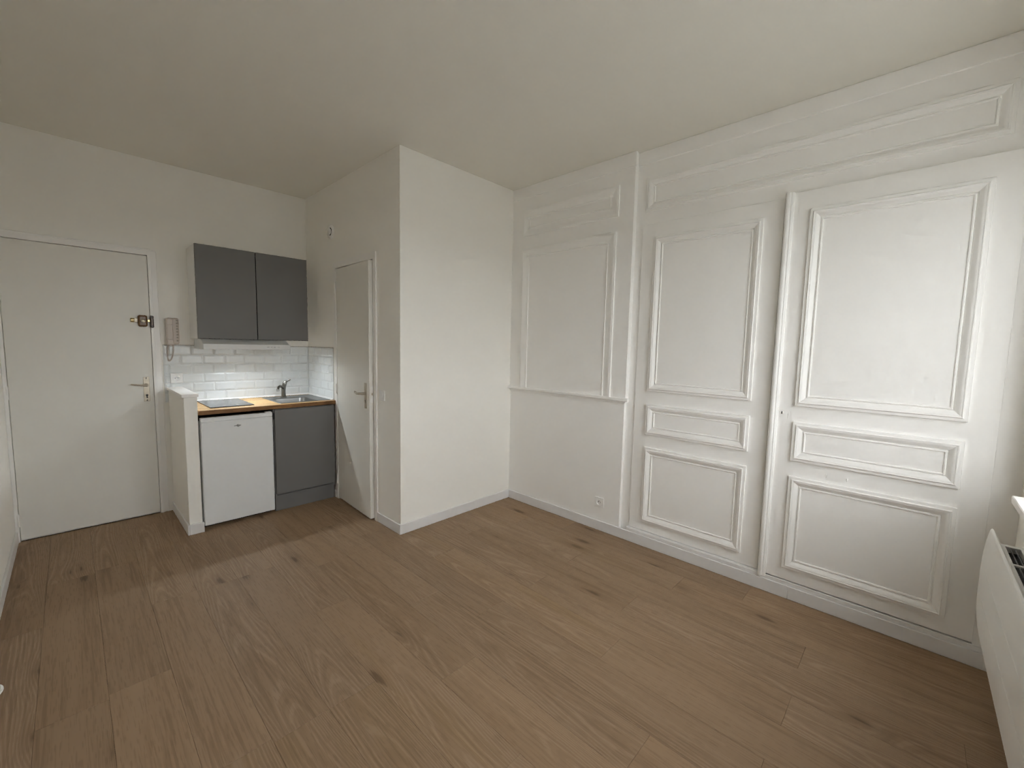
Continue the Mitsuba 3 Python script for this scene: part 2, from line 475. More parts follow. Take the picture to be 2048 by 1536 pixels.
struct('trim_1', 'low white threshold strip under the closet doors', 'threshold', rbox(2.795, 2.85, YW + 0.001, 1.462, 0.06, 0.099, 0.003), 'skirting_paint')

# ------------------------------------------------------------------ baseboards


def skirting(name, label, m):
    return struct(name, label, 'baseboard', m, 'skirting_paint')


def base_profile(h=0.074, t=0.012):
    return h, t


SK = lambda x0, x1, y0, y1, h=0.076: rbox(x0, x1, y0, y1, 0.0005, h, 0.0025)
br = struct('baseboard_right', 'white baseboard along the panelled wall', 'baseboard')
obj('length', SK(2.786, 2.7995, 0.4285, YA - 0.0125), 'skirting_paint', br)
obj('length', SK(2.786, 2.7945, YW + 0.001, 0.4280), 'skirting_paint', br)
skirting('baseboard_alcove', 'white baseboard under the bright wall with the outer corner', SK(XS - 0.012, 2.7995, YA - 0.012, YA - 0.0003))
skirting('baseboard_bathroom', 'short white baseboard beside the bathroom door', SK(XS - 0.012, XS - 0.0003, YA + 0.0002, 3.006))
skirting('baseboard_left', 'white baseboard along the left wall', SK(XL + 0.0003, XL + 0.012, YW + 0.002, YK - 0.017))

# ------------------------------------------------------------------ entrance door
door_1 = struct('door_1', 'flat white entrance door at the left with lever handle and surface lock', 'door')
obj('leaf', rbox(DX0, DX1, YK - 0.004, YK + 0.038, 0.008, DH, 0.003), 'door_paint', door_1)
fy = YK - 0.015
fr = join(box(DX1 + 0.0018, 0.469, fy, YK + 0.002, 0.0, 2.094), box(XL + 0.001, DX0 - 0.0016, fy, YK + 0.002, 0.0, 2.094), box(DX0 - 0.01, DX1 + 0.01, fy, YK + 0.002, DH + 0.0022, 2.094))
obj('frame', fr, 'trim_paint', door_1)
obj('architrave', rbox(0.4692, 0.505, YK - 0.0035, YK + 0.001, 0.0005, 2.108, 0.002), 'trim_paint', door_1)
obj('architrave', rbox(XL + 0.001, 0.505, YK - 0.006, YK + 0.001, 2.0945, 2.108, 0.002), 'trim_paint', door_1)
# handle plate, lever, keyhole
hp = obj('handle', rbox(0.386, 0.424, YK - 0.0075, YK - 0.004, 0.922, 1.116, 0.0015), 'nickel', door_1, label='nickel lever handle on a long back plate')
lev = tube([(0.405, YK - 0.008, 1.052), (0.405, YK - 0.035, 1.052), (0.400, YK - 0.047, 1.0525), (0.385, YK - 0.052, 1.054), (0.35, YK - 0.053, 1.058), (0.310, YK - 0.051, 1.064)], [0.009, 0.008, 0.008, 0.0078, 0.007, 0.0055], 16)
obj('lever', lev, 'nickel', hp, smooth=True)
obj('rosette', lathe([(0.0, 0.006), (0.011, 0.006), (0.013, 0.003), (0.013, 0)], (0.405, YK - 0.0076, 1.052), (0, -1, 0), 28), 'nickel', hp, smooth=30)
kh = cat(cyl((0.405, YK - 0.0074, 0.972), (0.405, YK - 0.0082, 0.972), 0.0078), box(0.4015, 0.4085, YK - 0.0082, YK - 0.0074, 0.948, 0.972))
obj('keyhole', kh, 'black', hp)
for z in (1.106, 0.932):
    obj('screw', lathe([(0, 0.001), (0.003, 0.001), (0.0042, 0)], (0.405, YK - 0.0075, z), (0, -1, 0), 16), 'dark_mark', hp)
# surface mounted lock with bolt and keeper
lk = obj('surface_lock', pillow(0.374, 0.431, YK - 0.034, YK - 0.0025, 1.508, 1.597, 0.0135), 'brown_enamel', door_1, smooth=True, label='brown surface lock with round shiny knob')
obj('knob', lathe([(0, 0.020), (0.008, 0.0195), (0.014, 0.016), (0.017, 0.010), (0.017, 0.004), (0.014, 0)], (0.405, YK - 0.034, 1.553), (0, -1, 0)), 'chrome_bright', lk, smooth=True)
obj('bolt', rbox(0.352, 0.3745, YK - 0.025, YK - 0.006, 1.540, 1.573, 0.003), 'nickel', lk)
obj('cylinder', cyl((0.333, YK - 0.014, 1.556), (0.3525, YK - 0.014, 1.556), 0.0165, 0.0165, 24), 'brass', lk, smooth=40)
obj('latch_bolt', rbox(0.4305, 0.446, YK - 0.026, YK - 0.010, 1.545, 1.565, 0.002), 'brass', lk)
kp = obj('keeper', rbox(0.4455, 0.468, YK - 0.036, YK - 0.0145, 1.503, 1.596, 0.005), 'dark_brown', door_1, label='dark brown keeper')
obj('keeper_plate', rbox(0.4525, 0.461, YK - 0.0375, YK - 0.0355, 1.522, 1.576, 0.001), 'brown_enamel', kp)
for z in (1.69, 1.03, 0.15):
    obj('hinge', cat(cyl((DX0 - 0.003, YK - 0.013, z - 0.04), (DX0 - 0.003, YK - 0.013, z + 0.002), 0.006, n=16), cyl((DX0 - 0.003, YK - 0.013, z + 0.004), (DX0 - 0.003, YK - 0.013, z + 0.045), 0.0065, n=16)), 'trim_paint', door_1, smooth=40)

# ------------------------------------------------------------------ bathroom door, ajar
door_2 = struct('door_2', 'narrow white bathroom door standing slightly ajar beside the kitchenette', 'door')
cs = XS - 0.013
obj('frame', join(box(cs, XS + 0.081, BY1 + 0.002, 3.744, 0, 2.112), box(cs, XS + 0.081, 3.008, BY0 - 0.006, 0, 2.112), box(cs, XS + 0.081, 3.02, 3.74, BH - 0.006, 2.112),
                  box(XS + 0.036, XS + 0.081, BY0 - 0.01, BY0 + 0.012, 0, BH), box(XS + 0.036, XS + 0.081, 3.69, BY1 + 0.01, 0, BH), box(XS + 0.036, XS + 0.081, BY0, BY1, BH - 0.045, BH + 0.01)), 'trim_paint', door_2)
A = math.radians(2.9)
HINGE = np.array([XS - 0.010, 3.699, 0])


def ajar(m):
    m = m.copy()
    m.apply_translation(-HINGE)
    m.apply_transform(trimesh.transformations.rotation_matrix(-A, (0, 0, 1)))
    m.apply_translation(HINGE)
    return m


lx = XS - 0.010
obj('leaf', ajar(rbox(lx, lx + 0.040, 3.058, 3.699, 0.012, 2.050, 0.003)), 'door_paint', door_2)
hp = obj('handle', ajar(rbox(lx - 0.004, lx + 0.0005, 3.108, 3.142, 0.902, 1.104, 0.0015)), 'nickel', door_2, label='nickel lever handle on a narrow plate')
obj('lever', ajar(tube([(lx - 0.004, 3.125, 1.020), (lx - 0.032, 3.125, 1.020), (lx - 0.045, 3.130, 1.021), (lx - 0.050, 3.145, 1.022), (lx - 0.050, 3.175, 1.020), (lx - 0.047, 3.215, 1.026), (lx - 0.044, 3.232, 1.030)],
                       [0.009, 0.008, 0.008, 0.0085, 0.009, 0.0075, 0.005], 16)), 'nickel', hp, smooth=True)
obj('keyhole', ajar(cat(cyl((lx - 0.0046, 3.125, 0.962), (lx - 0.0038, 3.125, 0.962), 0.006), box(lx - 0.0046, lx - 0.0038, 3.1225, 3.1275, 0.945, 0.962))), 'black', hp)
obj('latch_plate', ajar(rbox(lx + 0.009, lx + 0.031, 3.0568, 3.0585, 0.95, 1.08, 0.0005)), 'trim_paint', door_2)
obj('latch', ajar(rbox(lx + 0.015, lx + 0.026, 3.048, 3.0575, 1.012, 1.03, 0.002)), 'nickel', door_2)
for z in (1.89, 1.01, 0.19):
    obj('hinge', cat(cyl((XS - 0.019, 3.7055, z - 0.045), (XS - 0.019, 3.7055, z - 0.001), 0.0065, n=16), cyl((XS - 0.019, 3.7055, z + 0.001), (XS - 0.019, 3.7055, z + 0.045), 0.006, n=16)), 'trim_paint', door_2, smooth=40)

# ------------------------------------------------------------------ half wall beside the kitchenette
HX0, HX1, HY = 0.538, 0.617, 3.716
wall_half = struct('wall_half', 'low white partition wall between the entrance door and the fridge', 'wall', rbox(HX0, HX1, HY, YK - 0.001, -0.011, 1.006, 0.003), 'wall_paint')
obj('cap', rbox(HX0 - 0.012, HX1 + 0.008, HY - 0.010, YK - 0.012, 1.0062, 1.028, 0.002), 'trim_paint', wall_half)
bh = struct('baseboard_half', 'white baseboard wrapped around the foot of the low partition', 'baseboard')
obj('length', SK(HX0 - 0.012, HX0 - 0.0003, HY - 0.012, YK - 0.016), 'skirting_paint', bh)
obj('length', SK(HX0 - 0.0002, HX1 + 0.008, HY - 0.012, HY - 0.0003), 'skirting_paint', bh)

# ------------------------------------------------------------------ tiled splashback: bevelled metro tiles
TT, ZT0, ZT1 = 0.009, 0.905, 1.366
wk = obj('grout_bed', box(0.516, XS - 0.0005, YK - 0.004, YK - 0.0003, ZT0, ZT1), 'grout', wall_kitchen)
wb = 'wall_bathroom'
wb2 = obj('grout_bed', box(XS - 0.004, XS - 0.0003, 3.79, YK - 0.0045, ZT0, ZT1), 'grout', wb)


def tile_mesh(a0, a1, z0, z1, place):
    """a metro tile: raised centre, wide bevel; a along the wall"""
    bv = min(0.011, 0.4 * (a1 - a0), 0.4 * (z1 - z0))
    v, f = [], []
    for (i, h) in ((0, 0.0035), (0.0, 0.006), (bv, 0.0095), (bv + 0.001, 0.0098)):
        for (a, z) in ((a0 + i, z0 + i), (a1 - i, z0 + i), (a1 - i, z1 - i), (a0 + i, z1 - i)):
            v.append(place(a, z, h))
    for r in range(3):
        for k in range(4):
            p, q = r * 4 + k, r * 4 + (k + 1) % 4
            f += [[p, q, p + 4], [q, q + 4, p + 4]]
    f += [[12, 13, 14], [12, 14, 15]]
    m = trimesh.Trimesh(np.array(v), f, process=False)
    out = np.array(place(0, 0, 1)) - np.array(place(0, 0, 0))
    if (m.face_normals @ out).mean() < 0:
        m.invert()
    # tiles are never set quite flat
    c = m.vertices.mean(0)
    m.apply_translation(-c)
    m.apply_transform(trimesh.transformations.rotation_matrix((rng.random() - 0.5) * 0.005, (0, 0, 1)))
    m.apply_transform(trimesh.transformations.rotation_matrix((rng.random() - 0.5) * 0.005, (1, 0, 0)))
    m.apply_translation(c)
    return m


ROW, COL = 0.0775, 0.1535
for r in range(6):
    z1 = ZT1 - r * ROW
    z0 = max(z1 - ROW + 0.002, ZT0)
    # back wall
    e = (0.550 if r % 2 == 0 else 0.627) - COL
    while e < XS:
        a0, a1 = max(e, 0.517), min(e + COL - 0.002, XS - 0.005)
        e += COL
        if a1 - a0 > 0.012:
            obj('tile', tile_mesh(a0, a1, z0, z1, lambda a, z, h: (a, YK - h, z)), 'tile_glaze', wall_kitchen)
    e = YK - 0.012
    first = COL if r % 2 == 0 else COL / 2
    while e > 3.79:
        a1 = e
        a0 = max(e - first + 0.002, 3.791)
        e -= first
        first = COL
        if a1 - a0 > 0.012:
            obj('tile', tile_mesh(a0, a1, z0, z1, lambda a, z, h: (XS - h, a, z)), 'tile_glaze', wb)
obj('upper_shade_line', rbox(0.516, XS - 0.001, YK - 0.0085, YK - 0.0002, ZT1, ZT1 + 0.0045, 0.001), 'tile_top_shade', wall_kitchen, label='grey strip painted as the shadow line along the top of the tiles')  # thin strips added in grey as the shadow over the tiles
obj('upper_shade_line', rbox(XS - 0.0085, XS - 0.0002, 3.790, YK - 0.0092, ZT1, ZT1 + 0.0045, 0.001), 'tile_top_shade', wb, label='grey strip painted as the shadow line along the top of the tiles')
obj('silicone_joint', extrude([(YK - 0.004, 0.8995), (YK - 0.022, 0.8995), (YK - 0.0105, 0.913), (YK - 0.004, 0.913)], 'x', 0.630, XS - 0.011), 'silicone', wall_kitchen)
obj('silicone_joint', extrude([(XS - 0.004, 0.8995), (XS - 0.022, 0.8995), (XS - 0.0105, 0.911), (XS - 0.004, 0.911)], 'y', 3.791, YK - 0.011), 'silicone', wb)

# ------------------------------------------------------------------ worktop, hob, sink, faucet
WF = 3.739
wt = extrude([(WF, 0.869), (WF + 0.002, 0.867), (YK - 0.0105, 0.867), (YK - 0.0105, 0.899), (WF + 0.002, 0.899), (WF, 0.897)], 'x', 0.6265, XS - 0.011)
SX0, SX1, SY0, SY1 = 1.19, 1.612, 3.80, 4.285
bowl = (1.215, 1.52, 3.85, 4.16)
wt = cut(wt, box(bowl[0] - 0.006, bowl[1] + 0.006, bowl[2] - 0.006, bowl[3] + 0.006, 0.8, 1.0))
thing('worktop', 'oak butcher-block worktop with shade-painted brown front edge over the fridge', 'worktop')
obj('slab', wt, 'oak_worktop', 'worktop')
obj('edge_strip', rbox(0.6265, XS - 0.011, WF - 0.0016, WF - 0.0001, 0.868, 0.8975, 0.0006), 'oak_shaded', 'worktop', label='front edge strip added in dark brown for its shade')  # strip added to carry the painted shade of the front
hob = thing('hob', 'small black glass hob set in the left of the worktop', 'hob')
obj('glass', rbox(0.716, 1.011, 3.836, 4.318, 0.8992, 0.9055, 0.0015), 'black_glass', hob)
for (x, y, r) in ((0.864, 3.99, 0.085), (0.864, 4.20, 0.068)):
    th = np.linspace(0, 2 * np.pi, 49)
    ring = lathe([(r, 0), (r, 0.0003), (r + 0.0018, 0.0003), (r + 0.0018, 0)], (x, y, 0.9055), (0, 0, 1), 48)
    obj('zone_ring', ring, 'grey_print', hob)
for i in range(4):
    obj('touch_mark', box(0.80 + i * 0.035, 0.808 + i * 0.035, 3.855, 3.857, 0.9055, 0.9058), 'grey_print', hob)

sink = thing('sink', 'stainless steel inset sink in the right of the worktop', 'sink')


def rrect(x0, x1, y0, y1, r, n=6):
    pts = []
    for cx, cy, a in ((x1 - r, y0 + r, -90), (x1 - r, y1 - r, 0), (x0 + r, y1 - r, 90), (x0 + r, y0 + r, 180)):
        for k in range(n + 1):
            t = math.radians(a + 90 * k / n)
            pts.append((cx + r * math.cos(t), cy + r * math.sin(t)))
    return np.array(pts)


def loft(rings):
    n = len(rings[0])
    v = np.vstack(rings)
    f = []
    for i in range(len(rings) - 1):
        for k in range(n):
            p, q = i * n + k, i * n + (k + 1) % n
            f += [[p, q, p + n], [q, q + n, p + n]]
    c = len(v)
    v = np.vstack([v, rings[-1].mean(0)])
    L = (len(rings) - 1) * n
    f += [[L + k, L + (k + 1) % n, c] for k in range(n)]
    return trimesh.Trimesh(v, f, process=False)


def at_z(p, z):
    return np.c_[p, np.full(len(p), z)]


b0, b1, b2, b3 = bowl
rings = [at_z(rrect(SX0, SX1, SY0, SY1, 0.014), 0.8995), at_z(rrect(SX0 + 0.002, SX1 - 0.002, SY0 + 0.002, SY1 - 0.002, 0.014), 0.9035),
         at_z(rrect(SX0 + 0.012, SX1 - 0.012, SY0 + 0.012, SY1 - 0.012, 0.012), 0.9035), at_z(rrect(SX0 + 0.016, SX1 - 0.016, SY0 + 0.016, SY1 - 0.016, 0.012), 0.9005),
         at_z(rrect(b0 + 0.002, b1, b2, b3, 0.05), 0.9000), at_z(rrect(b0 + 0.008, b1 - 0.006, b2 + 0.006, b3 - 0.006, 0.05), 0.894),
         at_z(rrect(b0 + 0.018, b1 - 0.016, b2 + 0.016, b3 - 0.016, 0.055), 0.79), at_z(rrect(b0 + 0.045, b1 - 0.045, b2 + 0.045, b3 - 0.045, 0.05), 0.768)]
obj('basin', loft(rings), 'steel', sink, smooth=35)
obj('drain', lathe([(0, 0.003), (0.022, 0.003), (0.034, 0.002), (0.036, 0)], ((b0 + b1) / 2, (b2 + b3) / 2, 0.768), (0, 0, 1)), 'chrome', sink, smooth=35)
faucet = thing('faucet', 'dark chrome single-lever faucet standing behind the sink bowl', 'faucet')
FX, FY = 1.352, 4.215
obj('base', lathe([(0.0, 0.0), (0.026, 0.0), (0.026, 0.006), (0.023, 0.010), (0.021, 0.012)], (FX, FY, 0.9006), (0, 0, 1)), 'chrome', faucet, smooth=35)
obj('body', tube([(FX, FY, 0.911), (FX, FY, 0.96), (FX + 0.003, FY - 0.001, 1.0), (FX + 0.012, FY - 0.004, 1.03)], [0.0195, 0.0185, 0.0185, 0.0175], 24), 'chrome', faucet, smooth=50)
obj('lever', tube([(FX + 0.011, FY - 0.004, 1.026), (FX + 0.016, FY - 0.006, 1.042), (FX + 0.026, FY - 0.012, 1.052), (FX + 0.040, FY - 0.024, 1.060), (FX + 0.052, FY - 0.036, 1.066)], [0.019, 0.016, 0.010, 0.0075, 0.006], 20), 'chrome', faucet, smooth=50)
obj('spout', tube([(FX - 0.005, FY - 0.006, 0.985), (FX - 0.026, FY - 0.034, 1.004), (FX - 0.052, FY - 0.070, 1.012), (FX - 0.072, FY - 0.096, 1.004), (FX - 0.079, FY - 0.106, 0.984)], [0.0125, 0.0110, 0.0102, 0.0102, 0.0106], 18), 'chrome', faucet, smooth=50)
obj('aerator', cyl((FX - 0.0788, FY - 0.1058, 0.985), (FX - 0.0806, FY - 0.1084, 0.970), 0.0116, 0.0112, 20), 'steel', faucet, smooth=40)

# ------------------------------------------------------------------ fridge and base cabinet
fridge = thing('refrigerator', 'small white under-counter fridge with a dark badge', 'refrigerator')
FXa, FXb, FF = 0.632, 1.111, 3.731
obj('body', rbox(FXa + 0.004, FXb - 0.004, FF + 0.050, 4.30, 0.02, 0.812, 0.004), 'white_enamel', fridge)
obj('door', rbox(FXa, FXb, FF, FF + 0.044, 0.030, 0.812, 0.005), 'white_enamel', fridge)
obj('door_trim', rbox(FXa, FXb, FF + 0.0004, FF + 0.044, 0.8128, 0.8435, 0.004), 'white_enamel', fridge)
obj('hinge', rbox(FXb - 0.05, FXb - 0.006, FF + 0.006, FF + 0.036, 0.8435, 0.850, 0.002), 'white_plastic', fridge)
obj('gap_shade', rbox(FXa + 0.004, FXb - 0.004, FF + 0.048, 4.30, 0.8125, 0.818, 0.002), 'black', fridge)  # black slab added as the shade in the gap under the worktop
obj('kick_plate', box(FXa + 0.008, FXb - 0.008, FF + 0.056, FF + 0.07, 0.006, 0.03), 'black', fridge)
for x in (FXa + 0.05, FXb - 0.05):
    obj('foot', cyl((x, FF + 0.085, 0.0003), (x, FF + 0.085, 0.021), 0.016, n=16), 'black', fridge)
# badge: a ring with a tapering dash on either side
bx, bz, by = 0.868, 0.766, FF
ringm = lathe([(0.0052, 0), (0.0052, 0.0012), (0.0088, 0.0012), (0.0088, 0)], (bx, by + 0.0002, bz), (0, -1, 0), 32)
dash = cat(extrude([(bx - 0.030, bz - 0.0030), (bx - 0.0085, bz - 0.0022), (bx - 0.0085, bz + 0.0014), (bx - 0.0135, bz + 0.0012), (bx - 0.028, bz - 0.0005)], 'y', by - 0.001, by + 0.0002),
           extrude([(bx + 0.0085, bz - 0.0016), (bx + 0.019, bz - 0.0026), (bx + 0.021, bz + 0.0002), (bx + 0.018, bz + 0.0032), (bx + 0.0085, bz + 0.0018)], 'y', by - 0.001, by + 0.0002),
           extrude([(bx - 0.003, bz + 0.002), (bx + 0.003, bz + 0.002), (bx + 0.003, bz - 0.002), (bx - 0.003, bz - 0.002)], 'y', by - 0.001, by + 0.0002))
obj('badge', cat(ringm, dash), 'dark_mark', fridge, label='small dark ring-and-dash badge')

cab = thing('base_cabinet', 'grey base cabinet under the sink beside the fridge', 'cabinet')
CX0, CX1 = 1.122, 1.620
CB = FF + 0.026
obj('carcass', join(box(CX0, CX0 + 0.016, CB, 4.35, 0.12, 0.861), box(CX1 - 0.016, CX1, CB, 4.35, 0.12, 0.861), box(CX0, CX1, CB, 4.35, 0.12, 0.136), box(CX0, CX1, 4.34, 4.352, 0.12, 0.861), box(CX0, CX1, CB, CB + 0.016, 0.80, 0.861)), 'grey_front', cab)
obj('door', rbox(CX0 + 0.006, CX1 - 0.004, FF + 0.006, FF + 0.0245, 0.152, 0.857, 0.0015), 'grey_front', cab)
obj('plinth', rbox(CX0 + 0.004, CX1 - 0.002, FF + 0.038, FF + 0.054, 0.001, 0.1485, 0.001), 'grey_front', cab)
obj('hinge_clip', rbox(CX0 - 0.006, CX0 + 0.004, FF + 0.008, FF + 0.02, 0.785, 0.835, 0.001), 'black', cab)
struct('baseboard_kitchen', 'tiny white baseboard end beside the grey cabinet', 'baseboard', SK(XS - 0.018, XS - 0.0135, 3.742, 3.79, 0.074), 'skirting_paint')

# ------------------------------------------------------------------ wall cabinet and range hood
wc = thing('wall_cabinet', 'grey two-door wall cabinet with white sides over the splashback', 'cabinet')
WX0, WX1, WY, WZ0, WZ1 = 0.699, 1.526, 4.063, 1.426, 2.155
obj('carcass', rbox(WX0, WX1, WY + 0.020, YK - 0.0005, WZ0, WZ1 - 0.001, 0.001), 'white_carcass', wc, label='white cabinet body')
mid = 1.114
obj('door', rbox(WX0, mid - 0.003, WY, WY + 0.018, WZ0 + 0.002, WZ1, 0.001), 'grey_front', wc)
obj('door', rbox(mid + 0.003, WX1, WY, WY + 0.018, WZ0 + 0.002, WZ1, 0.001), 'grey_front', wc)
obj('gap_strip', box(mid - 0.004, mid + 0.004, WY + 0.0181, WY + 0.0199, WZ0 + 0.002, WZ1 - 0.002), 'black', wc)
obj('lower_edge', box(WX0 + 0.001, WX1 - 0.001, WY + 0.001, WY + 0.019, WZ0 - 0.0010, WZ0 + 0.0018), 'black', wc)

hood = thing('range_hood', 'slim light grey range hood under the wall cabinet with a lit lamp', 'range hood')
HXa, HXb = 0.722, 1.352
HZ = 1.343
prof = [(YK - 0.0105, HZ + 0.004), (4.022, HZ + 0.004), (4.022, 1.386), (4.12, 1.4255), (YK - 0.0105, 1.4255)]
lampbox = box(0.93, 1.065, 4.036, 4.072, HZ - 0.01, HZ + 0.016)
obj('body', cut(extrude([(4.026, HZ), (4.026, 1.385), (4.125, 1.4250), (YK - 0.0105, 1.4250), (YK - 0.0105, HZ)], 'x', HXa, HXb), lampbox), 'hood_paint', hood)
obj('front_lip', rbox(HXa, HXb + 0.004, 4.018, 4.0258, HZ + 0.001, 1.386, 0.001), 'hood_paint', hood)
lm = trimesh.Trimesh([(0.945, -0.011, 0), (1.05, -0.011, 0), (1.05, 0.011, 0), (0.945, 0.011, 0)], [[0, 2, 1], [0, 3, 2]], process=False)
lhouse = rbox(0.940, 1.055, -0.0125, 0.0125, 0.0004, 0.0054, 0.001)
for q in (lm, lhouse):
    q.apply_transform(trimesh.transformations.rotation_matrix(-math.radians(30), (1, 0, 0)))
    q.apply_translation((0, 4.054, HZ + 0.0075))
obj('lamp_housing', lhouse, 'white_plastic', hood)
lamp = obj('lamp', lm, 'white_plastic', hood, label='bright lamp strip under the hood')
scene[lamp]['emitter'] = {'type': 'area', 'radiance': {'type': 'rgb', 'value': [LAMP * 0.93, LAMP * 1.0, LAMP * 1.05]}}
for i, x in enumerate((1.17, 1.20, 1.225, 1.25)):
    obj('button', rbox(x, x + (0.018, 0.012, 0.014, 0.016)[i], 4.0168, 4.0182, 1.3625, 1.3665, 0.0004), 'grey_print', hood)
obj('filter', box(0.80, 1.30, 4.11, 4.33, HZ - 0.0025, HZ - 0.0003), 'steel', hood)

# ------------------------------------------------------------------ intercom handset, sockets, switch, vent
ic = thing('intercom', 'off-white intercom handset with coiled cord on the wall by the entrance door', 'intercom')
obj('base', rbox(0.546, 0.624, YK - 0.030, YK - 0.0005, 1.376, 1.588, 0.010), 'aged_plastic', ic)
hs = obj('handset', rbox(0.537, 0.584, YK - 0.062, YK - 0.031, 1.368, 1.584, 0.009), 'aged_plastic', ic)
obj('earpiece', rbox(0.5395, 0.582, YK - 0.070, YK - 0.058, 1.530, 1.580, 0.006), 'aged_plastic', hs)
obj('mouthpiece', rbox(0.5395, 0.582, YK - 0.070, YK - 0.058, 1.372, 1.416, 0.006), 'aged_plastic', hs)
for i, z in enumerate((1.568, 1.545, 1.522, 1.499, 1.476, 1.453, 1.430, 1.405)):
    obj('button', rbox(0.604, 0.617, YK - 0.033, YK - 0.0295, z - 0.006, z + 0.006, 0.0015), 'dark_plastic', ic)
t = np.linspace(0, 1, 260)
cx = 0.565 + 0.020 * (1 - np.cos(np.pi * 2 * t)) * 0.0 + np.interp(t, [0, 0.12, 0.35, 0.5, 0.65, 0.85, 1], [0.550, 0.544, 0.543, 0.553, 0.569, 0.580, 0.582])- 0.565
cz = np.interp(t, [0, 0.15, 0.40, 0.5, 0.60, 0.85, 1], [1.370, 1.335, 1.250, 1.238, 1.252, 1.320, 1.378])
ph = t * 2 * np.pi * 34
co = np.c_[cx + 0.0048 * np.cos(ph), YK - 0.024 + 0.0048 * np.sin(ph), cz]
obj('cord', tube(co, 0.0021, 6), 'aged_plastic', ic, smooth=True)


def socket(label, origin, right, out):
    """French socket: plate 81 mm, round well, two pin holes, earth pin"""
    s = thing('wall_socket', label, 'wall socket')
    o, r, n = (np.asarray(a, float) for a in (origin, right, out))
    up = np.array([0, 0, 1.0])
    M = np.eye(4)
    M[:3, 0], M[:3, 1], M[:3, 2], M[:3, 3] = r, up, n, o
    if np.linalg.det(M[:3, :3]) < 0:
        M[:3, 0] *= -1
    def put(m):
        m = m.copy()
        m.apply_transform(M)
        return m
    plate = cut(rbox(-0.0405, 0.0405, -0.0405, 0.0405, 0.0003, 0.0095, 0.003), cyl((0, 0, 0.003), (0, 0, 0.02), 0.0205, n=40))
    obj('plate', put(plate), 'white_plastic', s)
    obj('well', put(lathe([(0.0203, 0.0105), (0.0225, 0.0105), (0.0225, 0.0085), (0.0203, 0.0085), (0.0203, 0.0035), (0, 0.0035)], (0, 0, 0), (0, 0, 1))), 'white_plastic', s, smooth=35)
    for x in (-0.0095, 0.0095):
        obj('pin_hole', put(cyl((x, 0, 0.0032), (x, 0, 0.0040), 0.0029, n=16)), 'black', s)
    obj('earth_pin', put(cat(cyl((0, 0.0095, 0.0036), (0, 0.0095, 0.017), 0.0026, n=14))), 'steel', s)
    return s


socket('white socket on the tiles above the low partition', (0.594, YK - 0.0098, 1.100), (1, 0, 0), (0, -1, 0))
socket('white socket low on the panelled wall above the baseboard', (XAL, 1.695, 0.222), (0, -1, 0), (-1, 0, 0))
sw = thing('light_switch', 'white light switch on the wall right of the bathroom door', 'light switch')
obj('plate', rbox(XS - 0.009, XS - 0.0003, 2.892, 2.974, 0.980, 1.062, 0.003), 'white_plastic', sw)
rk = rbox(XS - 0.0135, XS - 0.0085, 2.912, 2.954, 1.000, 1.042, 0.002)
rk.apply_translation((-XS, 0, -1.021))
rk.apply_transform(trimesh.transformations.rotation_matrix(0.07, (0, 1, 0)))
rk.apply_translation((XS, 0, 1.021))
obj('rocker', rk, 'white_plastic', sw)
vent = thing('air_vent', 'round white air vent high on the wall above the bathroom door', 'air vent')
VC = (XS, 3.800, 2.386)
obj('flange', lathe([(0.034, 0.004), (0.036, 0.012), (0.044, 0.016), (0.056, 0.011), (0.062, 0.004), (0.062, 0.0005)], VC, (-1, 0, 0), 48), 'white_plastic', vent, smooth=40)
obj('throat', lathe([(0, 0.0025), (0.034, 0.0025), (0.0345, 0.006)], VC, (-1, 0, 0), 40), 'black', vent)
obj('disc', lathe([(0, 0.020), (0.020, 0.019), (0.026, 0.016), (0.027, 0.012), (0.020, 0.008)], VC, (-1, 0, 0), 40), 'white_plastic', vent, smooth=40)

# ------------------------------------------------------------------ window wall, window, radiator
IX0, IX1, IZ1 = 0.05, 2.66, 2.44                          # the splayed opening on the room side
OX0, OX1, OZ0, OZ1 = 0.17, 2.46, 0.868, 2.38
YG = YW - 0.22
splay = trimesh.convex.convex_hull(np.array([(x, y, z) for (y, x0, x1, z1) in ((YW + 0.02, IX0 - 0.016, IX1 + 0.016, IZ1 + 0.005), (YG - 0.04, OX0, OX1, OZ1)) for x in (x0, x1) for z in (OZ0, z1)]))
struct('wall_window', 'white window wall at the right edge of the view', 'wall', cut(box(XL, 2.90, YW - 0.30, YW, -0.012, H), splay, box(OX0, OX1, YW - 0.4, YG, OZ0, OZ1)), 'wall_paint')
win = struct('window_1', 'white casement window over the radiator', 'window')
GY = YG - 0.035
obj('frame', cut(box(OX0 + 0.001, OX1 - 0.001, GY - 0.03, GY + 0.03, OZ0 + 0.031, OZ1 - 0.001), box(OX0 + 0.04, OX1 - 0.04, GY - 0.1, GY + 0.1, OZ0 + 0.07, OZ1 - 0.04)), 'trim_paint', win)
xm = (OX0 + OX1) / 2
for (a, b) in ((OX0 + 0.041, xm - 0.001), (xm + 0.001, OX1 - 0.041)):
    s = obj('sash', cut(box(a, b, GY - 0.022, GY + 0.022, OZ0 + 0.071, OZ1 - 0.041), box(a + 0.05, b - 0.05, GY - 0.1, GY + 0.1, OZ0 + 0.125, OZ1 - 0.09)), 'trim_paint', win)
    pane = trimesh.Trimesh([(a + 0.05, GY, OZ0 + 0.125), (b - 0.05, GY, OZ0 + 0.125), (b - 0.05, GY, OZ1 - 0.09), (a + 0.05, GY, OZ1 - 0.09)], [[0, 1, 2], [0, 2, 3]], process=False)
    obj('pane', pane, 'window_glass', s)
obj('handle', tube([(xm - 0.03, GY + 0.022, 1.55), (xm - 0.03, GY + 0.045, 1.55), (xm - 0.03, GY + 0.05, 1.545), (xm - 0.03, GY + 0.05, 1.45)], 0.008, 12), 'white_plastic', win, smooth=40)
